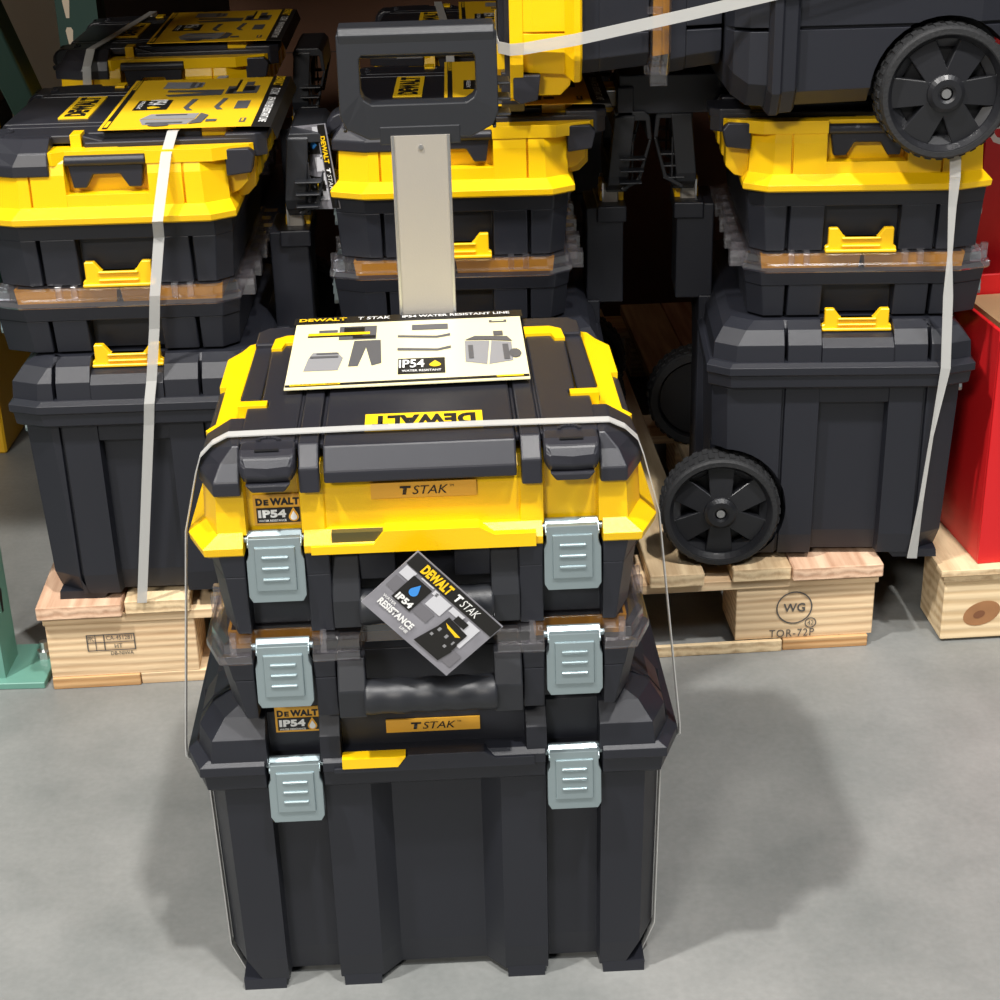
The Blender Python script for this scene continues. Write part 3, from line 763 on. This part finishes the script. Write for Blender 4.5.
# ------------------------------------------------------------------ pallet under the stacks
PR = .055
pal = empty('wooden_pallet', 'wide wooden pallet carrying the left, middle and right stacks', 'pallet', (-.6515, 2.066, 0), (0, 0, PR))
PW, PD = 1.2, 1.22
dz0, dz1 = .118, PZ
bw = [(.0, .118, W2), (.122, .212, W1), (.30, .40, W2), (.42, .52, W1), (.55, .66, W2), (.70, .80, W1), (.862, .940, W1), (.982, 1.066, W1), (1.068, 1.198, W2)]
for i, (a, b, m) in enumerate(bw):
    d = -.006 if i % 2 else -.012
    dz = 0
    mb = MB(); mb.box(a, b, d, PD, dz0, dz1)
    mb.build('deck_board', m, pal, .0015, 1)
for y in (0., .55, 1.11):
    mb = MB(); mb.box(.004, PW-.004, y+.0, y+.10, .103, .118); mb.build('stringer_board', W3, pal, .001, 1)
for x0, x1 in ((.006, .215), (.50, .70), (.990, 1.192)):
    for y in (0.003, .55, 1.11):
        mb = MB(); mb.box(x0, x1, y, y+.098, .018, .103); bk = mb.build('block', W3, pal, .001, 1)
        if y < .1 and x0 > .8:
            M = FRONT(1.075, .0018, .068)
            ring = MB()
            N = 30
            vs = []
            for k in range(N):
                a = 2*PI*k/N
                vs += [M @ Vector((.0265*math.cos(a), .0265*math.sin(a), 0)), M @ Vector((.0245*math.cos(a), .0245*math.sin(a), 0))]
            ring.add(vs, [[2*k, 2*k+1, (2*k+3) % (2*N), (2*k+2) % (2*N)] for k in range(N)])
            vs = []
            for k in range(N):
                a = 2*PI*k/N
                vs += [M @ Vector((.025+.0085*math.cos(a), -.026+.0085*math.sin(a), 0)), M @ Vector((.025+.0070*math.cos(a), -.026+.0070*math.sin(a), 0))]
            ring.add(vs, [[2*k, 2*k+1, (2*k+3) % (2*N), (2*k+2) % (2*N)] for k in range(N)])
            ring.build('stamp_ring', STAMP, bk)
            lettering('WG', .032, .014, M, STAMP, bk, .02); lettering('42', .009, .007, M @ Matrix.Translation((.025, -.026, 0)), STAMP, bk)
            lettering('TOR-72P', .066, .0125, M @ Matrix.Translation((-.002, -.0415, 0)), STAMP, bk, .0, 0, 1.15)
        if y < .1 and x0 < .1:
            M = FRONT(.095, .0018, .070)
            P = []
            for (xa, za, xb, zb) in ((-.034, .013, .034, .0145), (-.034, -.012, .034, -.0105), (-.034, -.012, -.0325, .0145), (.0325, -.012, .034, .0145), (-.010, -.012, -.0085, .0145), (-.034, .001, .034, .0022), (-.022, -.012, -.021, .0145)):
                P.append(rect(xa, za, xb, zb))
            flat(P, M, STAMP, bk, 'stamp_frame')
            lettering('IPPC', .010, .008, M @ Matrix.Translation((-.028, .008, 0)), STAMP, bk)
            lettering('CA-451281', .036, .007, M @ Matrix.Translation((.012, .0085, 0)), STAMP, bk)
            lettering('HT', .011, .007, M @ Matrix.Translation((.010, -.005, 0)), STAMP, bk)
            lettering('DB-NIWA', .032, .006, M @ Matrix.Translation((.014, -.0165, 0)), STAMP, bk)
for (x0, x1, y0, y1, m) in ((.006, .13, .0, PD, W4), (.131, .86, .003, .10, W3), (.50, .70, .10, PD, W3), (.86, 1.058, -.004, .003, W1), (1.060, 1.185, -.002, PD, W4)):
    mb = MB(); mb.box(x0, x1, y0, y1, 0, .018); mb.build('bottom_board', m, pal, .001, 1)

# second pallet at the right edge
p2 = empty('wooden_pallet', 'wooden pallet with a knot in its block, at the right edge under the red carton', 'pallet', (.636, 2.134, 0), (0, 0, .055))
mb = MB(); mb.box(.004, .30, 0, .10, .004, .100); bk = mb.build('block', wood_mat('knotty_pine', (.55, .38, .2), (.82, .64, .40), 0, 40), p2, .0015, 1)
M = FRONT(.062, -.0006, .045) @ Matrix.Rotation(.35, 4, 'Z')
flat([[(.028*math.cos(a*2*PI/24), .019*math.sin(a*2*PI/24)) for a in range(24)]], M, WKNOT, bk, 'knot')
flat([[(.009*math.cos(a*2*PI/16), .006*math.sin(a*2*PI/16)) for a in range(16)]], M @ Matrix.Translation((-.004, 0, .0005)), mat('knot_core', (.2, .08, .035), .7), bk, 'knot')
mb = MB(); mb.box(.0, .60, -.004, .12, .100, .112); mb.build('stringer_board', W1, p2, .001, 1)
mb = MB(); mb.box(-.006, .14, -.010, 1.1, .112, .1225); mb.build('deck_board', W1, p2, .001, 1)
mb = MB(); mb.box(.16, .60, -.010, 1.1, .112, .1225); mb.build('deck_board', W2, p2, .001, 1)
for y in (.5, 1.0):
    mb = MB(); mb.box(.004, .60, y, y+.1, .0, .112); mb.build('block', W3, p2)
mb = MB(); mb.box(.33, .60, 0, .10, .0, .100); mb.build('block', W3, p2)

# red cartons
def red_carton(label, x, y, z, w, d, h, rz):
    t = empty('red_carton', label, 'carton', (x, y, z), (0, 0, rz), 'red cartons at the right edge')
    q = .006
    mb = MB(); mb.box(0, w, 0, q, 0, h); mb.box(0, q, q, d, 0, h+.012); mb.box(w-q, w, q, d, 0, h); mb.box(q, w-q, d-q, d, 0, h); mb.box(q, w-q, q, d-q, 0, q)
    mb.build('carton_wall', RED, t, .0008, 1)
    mb = MB(); mb.box(q+.004, w-q-.004, q+.012, d-q-.004, q, h-.03)
    mb.build('inner_carton', KRAFT, t)
    mb = MB(); mb.box(q+.03, q+.035, q+.01, d-.03, h-.04, h-.005); mb.build('flap', KRAFT, t)
    return t
red_carton('red open carton standing on the knotty pallet at the right edge', .686, 2.142, .1232, .36, .30, .338, .12)
r2 = empty('red_carton', 'tall red carton with white lettering behind the lower red carton', 'carton', (.75, 2.52, .1232), (0, 0, .1), 'red cartons at the right edge')
mb = MB(); mb.box(0, .4, 0, .35, 0, 1.0); r2b = mb.build('carton_wall', RED, r2, .002, 1)
lettering('e', .035, .05, FRONT(.022, -.001, .545), WHITE, r2b, 0)
lettering('e', .03, .045, FRONT(.045, -.001, .505), WHITE, r2b, 0)

# ------------------------------------------------------------------ pallet rack
def rack_post(label, x, y, m, base, z1=2.2):
    t = empty('rack_upright', label, 'rack upright', (x, y, 0), (0, 0, 0), 'green rack uprights')
    w, d = .078, .07
    pr = [(-w/2, 0), (w/2, 0), (w/2, d), (w/2-.012, d), (w/2-.012, d-.003), (w/2-.003, d-.003), (w/2-.003, .003), (-w/2+.003, .003), (-w/2+.003, d-.003), (-w/2+.012, d-.003), (-w/2+.012, d), (-w/2, d)]
    mb = MB(); mb.loft([[(a, b, .01) for a, b in pr], [(a, b, z1) for a, b in pr]]); mb.build('column', m, t)
    k = 0; z = .12
    P = []; Q = []
    while z < z1-.1:
        tear = [(-.007, .012), (-.004, .018), (.004, .018), (.007, .012), (.003, -.020), (-.003, -.020)]
        P.append([(a, b+z) for a, b in tear])
        Q.append([(a+.035, b+z) for a, b in tear])
        z += .055
    flat(P, FRONT(-.018, -.0006, 0), BEIGE if not base else DARK, t, 'slot')
    flat(P, Matrix.Translation((w/2+.0006, d/2, 0)) @ Matrix.Rotation(PI/2, 4, 'Z') @ Matrix.Rotation(PI/2, 4, 'X'), DARK if base else DARK, t, 'slot')
    if base:
        mb = MB(); mb.box(-.07, .098, -.015, .10, 0, .010); mb.build('foot_plate', m, t, .001, 1)
        mb = MB(); mb.cyl((.082, .06, .01), .011, 2, .012, 6); mb.cyl((.082, .06, .01), .006, 2, .026, 10); mb.build('anchor_bolt', STEEL, t)
    return t
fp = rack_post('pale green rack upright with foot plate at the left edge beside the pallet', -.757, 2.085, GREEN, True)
rp = rack_post('green rack upright with shade in its colour and teardrop holes, behind the rear left stack', -.775, 3.26, SHGREEN, False)
def brace(p, q, r, m, label):
    p, q = Vector(p), Vector(q); d = (q-p).normalized(); u = d.cross(Vector((1, 0, 0))).normalized()*r; w = Vector((r, 0, 0))
    mb = MB(); mb.loft([[p-u-w, p+u-w, p+u+w, p-u+w], [q-u-w, q+u-w, q+u+w, q-u+w]])
    return tag(mb.build('rack_brace', m, None, .004, 2), label, 'rack brace', 'rack braces')
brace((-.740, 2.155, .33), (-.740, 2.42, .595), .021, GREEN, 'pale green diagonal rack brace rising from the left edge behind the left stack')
brace((-.762, 2.156, 1.32), (-.762, 3.25, .24), .024, SHGREEN, 'green diagonal rack brace with shade in its colour, crossing the top left corner')

# things behind
def carton(label, x, y, z, w, d, h, m, rz=0, group='cartons at the back'):
    t = empty('carton', label, 'carton', (x, y, z), (0, 0, rz), group)
    mb = MB(); mb.box(-w/2, w/2, 0, d, 0, h); mb.build('carton_wall', m, t, .004, 1)
    mb = MB(); mb.box(-w/2-.0006, w/2+.0006, -.0006, d+.0006, h*.5-.0008, h*.5+.0008); mb.build('seam', DARK, t)
    return t
carton('large brown carton behind the rear stacks, left of the raised handle', -.23, 3.62, 0, .62, .5, 1.25, BROWN)
carton('wide brown carton behind the rear middle stack and the lying stack', .52, 3.60, 0, .84, .5, 1.25, BROWN)
mb = MB(); mb.box(-1.30, -.83, 3.66, 3.69, 0, 1.4)
tag(mb.build('board_panel', BEIGE, None, .002, 1), 'beige board leaning behind the two green rack uprights', 'board')
t = empty('boxed_tool', 'blurred black and yellow box at the left edge behind the rack brace', 'box', (-1.08, 2.95, 0), (0, 0, 0))
mb = MB(); mb.box(-.14, .14, 0, .3, 0, .26); mb.build('lower_carton', mat('dim_yellow', (.75, .42, .01), .5), t, .004, 1)
mb = MB(); mb.box(-.14, .16, 0, .3, .26, .62); mb.build('upper_carton', DARK, t, .004, 1)
mb = MB(); mb.box(-.05, .162, -.002, .2, .56, .60); mb.box(.0, .162, -.002, .2, .66, .70); mb.build('stripe', YINK, t)
mb = MB(); mb.box(-.14, .16, 0, .3, .62, .95); mb.build('upper_carton', BROWN, t, .004, 1)

# ------------------------------------------------------------------ floor and rack shelf above
fm = bpy.data.materials.new('polished_concrete'); fm.use_nodes = True
nt = fm.node_tree; b = nt.nodes['Principled BSDF']; b.inputs['Roughness'].default_value = .42; b.inputs['Specular IOR Level'].default_value = .35
tc = nt.nodes.new('ShaderNodeTexCoord')
n1 = nt.nodes.new('ShaderNodeTexNoise'); n1.inputs['Scale'].default_value = 4.0; n1.inputs['Detail'].default_value = 8; n1.inputs['Roughness'].default_value = .62
n2 = nt.nodes.new('ShaderNodeTexNoise'); n2.inputs['Scale'].default_value = 120; n2.inputs['Detail'].default_value = 6
cr = nt.nodes.new('ShaderNodeValToRGB'); e = cr.color_ramp.elements
e[0].position = .32; e[0].color = (.175, .184, .178, 1); e[1].position = .70; e[1].color = (.270, .272, .262, 1)
mx = nt.nodes.new('ShaderNodeMix'); mx.data_type = 'RGBA'; mx.blend_type = 'OVERLAY'; mx.inputs[0].default_value = .35
c2 = nt.nodes.new('ShaderNodeValToRGB'); c2.color_ramp.elements[0].position = .3; c2.color_ramp.elements[0].color = (.42, .42, .42, 1); c2.color_ramp.elements[1].position = .7; c2.color_ramp.elements[1].color = (.57, .57, .57, 1)
nt.links.new(tc.outputs['Object'], n1.inputs['Vector']); nt.links.new(tc.outputs['Object'], n2.inputs['Vector'])
nt.links.new(n1.outputs['Fac'], cr.inputs[0]); nt.links.new(n2.outputs['Fac'], c2.inputs[0])
nt.links.new(cr.outputs[0], mx.inputs[6]); nt.links.new(c2.outputs[0], mx.inputs[7]); nt.links.new(mx.outputs[2], b.inputs['Base Color'])
rr = nt.nodes.new('ShaderNodeMapRange'); rr.inputs[3].default_value = .34; rr.inputs[4].default_value = .55
nt.links.new(n1.outputs['Fac'], rr.inputs[0]); nt.links.new(rr.outputs[0], b.inputs['Roughness'])
mb = MB(); mb.box(-6, 6, -4, 6, -.05, 0)
fo = mb.build('floor', fm); fo['kind'] = 'structure'
# rack shelf over the stacks (just above the picture), it shades the rear
sm = mat('shelf_particle_board', (.25, .17, .10), .8)
mb = MB(); mb.box(-2.4, 2.4, 1.93, 4.6, 1.62, 1.66); sh_ = mb.build('trim_1', sm); sh_['kind'] = 'structure'
mb = MB(); mb.box(-2.4, 2.4, 1.88, 1.93, 1.55, 1.68); sh_ = mb.build('trim_2', mat('orange_beam', (.55, .16, .03), .5)); sh_['kind'] = 'structure'
mb = MB(); mb.box(-4, 4, 4.6, 4.7, 0, 3.2); w_ = mb.build('wall_back', mat('dark_back_wall', (.08, .05, .035), .9)); w_['kind'] = 'structure'

# ------------------------------------------------------------------ light
def area(name, loc, sx, sy, power, col, target):
    l = bpy.data.lights.new(name, 'AREA'); l.shape = 'RECTANGLE'; l.size = sx; l.size_y = sy; l.energy = power; l.color = col
    o = bpy.data.objects.new(name, l); COL.objects.link(o); o.location = loc
    d = Vector(target)-Vector(loc); o.rotation_euler = d.to_track_quat('-Z', 'Y').to_euler()
    return o
area('ceiling_or_fill_lamp', (-2.45, -.25, 6.0), .24, .24, 365, (1, .97, .93), (0, 1.6, 0))
area('ceiling_or_fill_lamp', (1.15, -.55, 6.0), .24, .24, 300, (1, .97, .93), (0, 1.6, 0))
area('ceiling_or_fill_lamp', (3.5, -1.0, 6.0), 0.6, .6, 100, (.95, .97, 1), (0, 1.4, 0))
area('ceiling_or_fill_lamp', (-.6, -2.6, 6.0), 2.4, .8, 75, (.92, .95, 1), (0, 1.5, .3))  # wide fill, added to lift the front faces of the stacks
area('ceiling_or_fill_lamp', (-3.2, -6.5, 5.6), 1.6, .8, 440, (1, .95, .88), (-.2, 2.6, .8))  # low-angle fill, added to brighten the rear stacks
w = bpy.data.worlds.new('world'); SC.world = w; w.use_nodes = True
w.node_tree.nodes['Background'].inputs[0].default_value = (.80, .85, 1, 1); w.node_tree.nodes['Background'].inputs[1].default_value = .022

# ------------------------------------------------------------------ camera
F, PT, RL, CH_ = 1668.7, .4295, .027, 1.2261
cam = bpy.data.cameras.new('camera'); co = bpy.data.objects.new('camera', cam); COL.objects.link(co)
cam.sensor_width = 36; cam.lens = F/1000*36; cam.clip_start = .02
fwd = Vector((0, math.cos(PT), -math.sin(PT))); upv = Vector((0, math.sin(PT), math.cos(PT))); rt = Vector((1, 0, 0))
cr_, sr_ = math.cos(RL), math.sin(RL)
r2_ = rt*cr_ - upv*sr_; u2_ = rt*sr_ + upv*cr_
m3 = Matrix((r2_, u2_, -fwd)).transposed()
co.matrix_world = Matrix.Translation((0, 0, CH_)) @ m3.to_4x4()
SC.camera = co
SC.view_settings.view_transform = 'Standard'
SC.view_settings.look = 'None'
SC.view_settings.exposure = 0
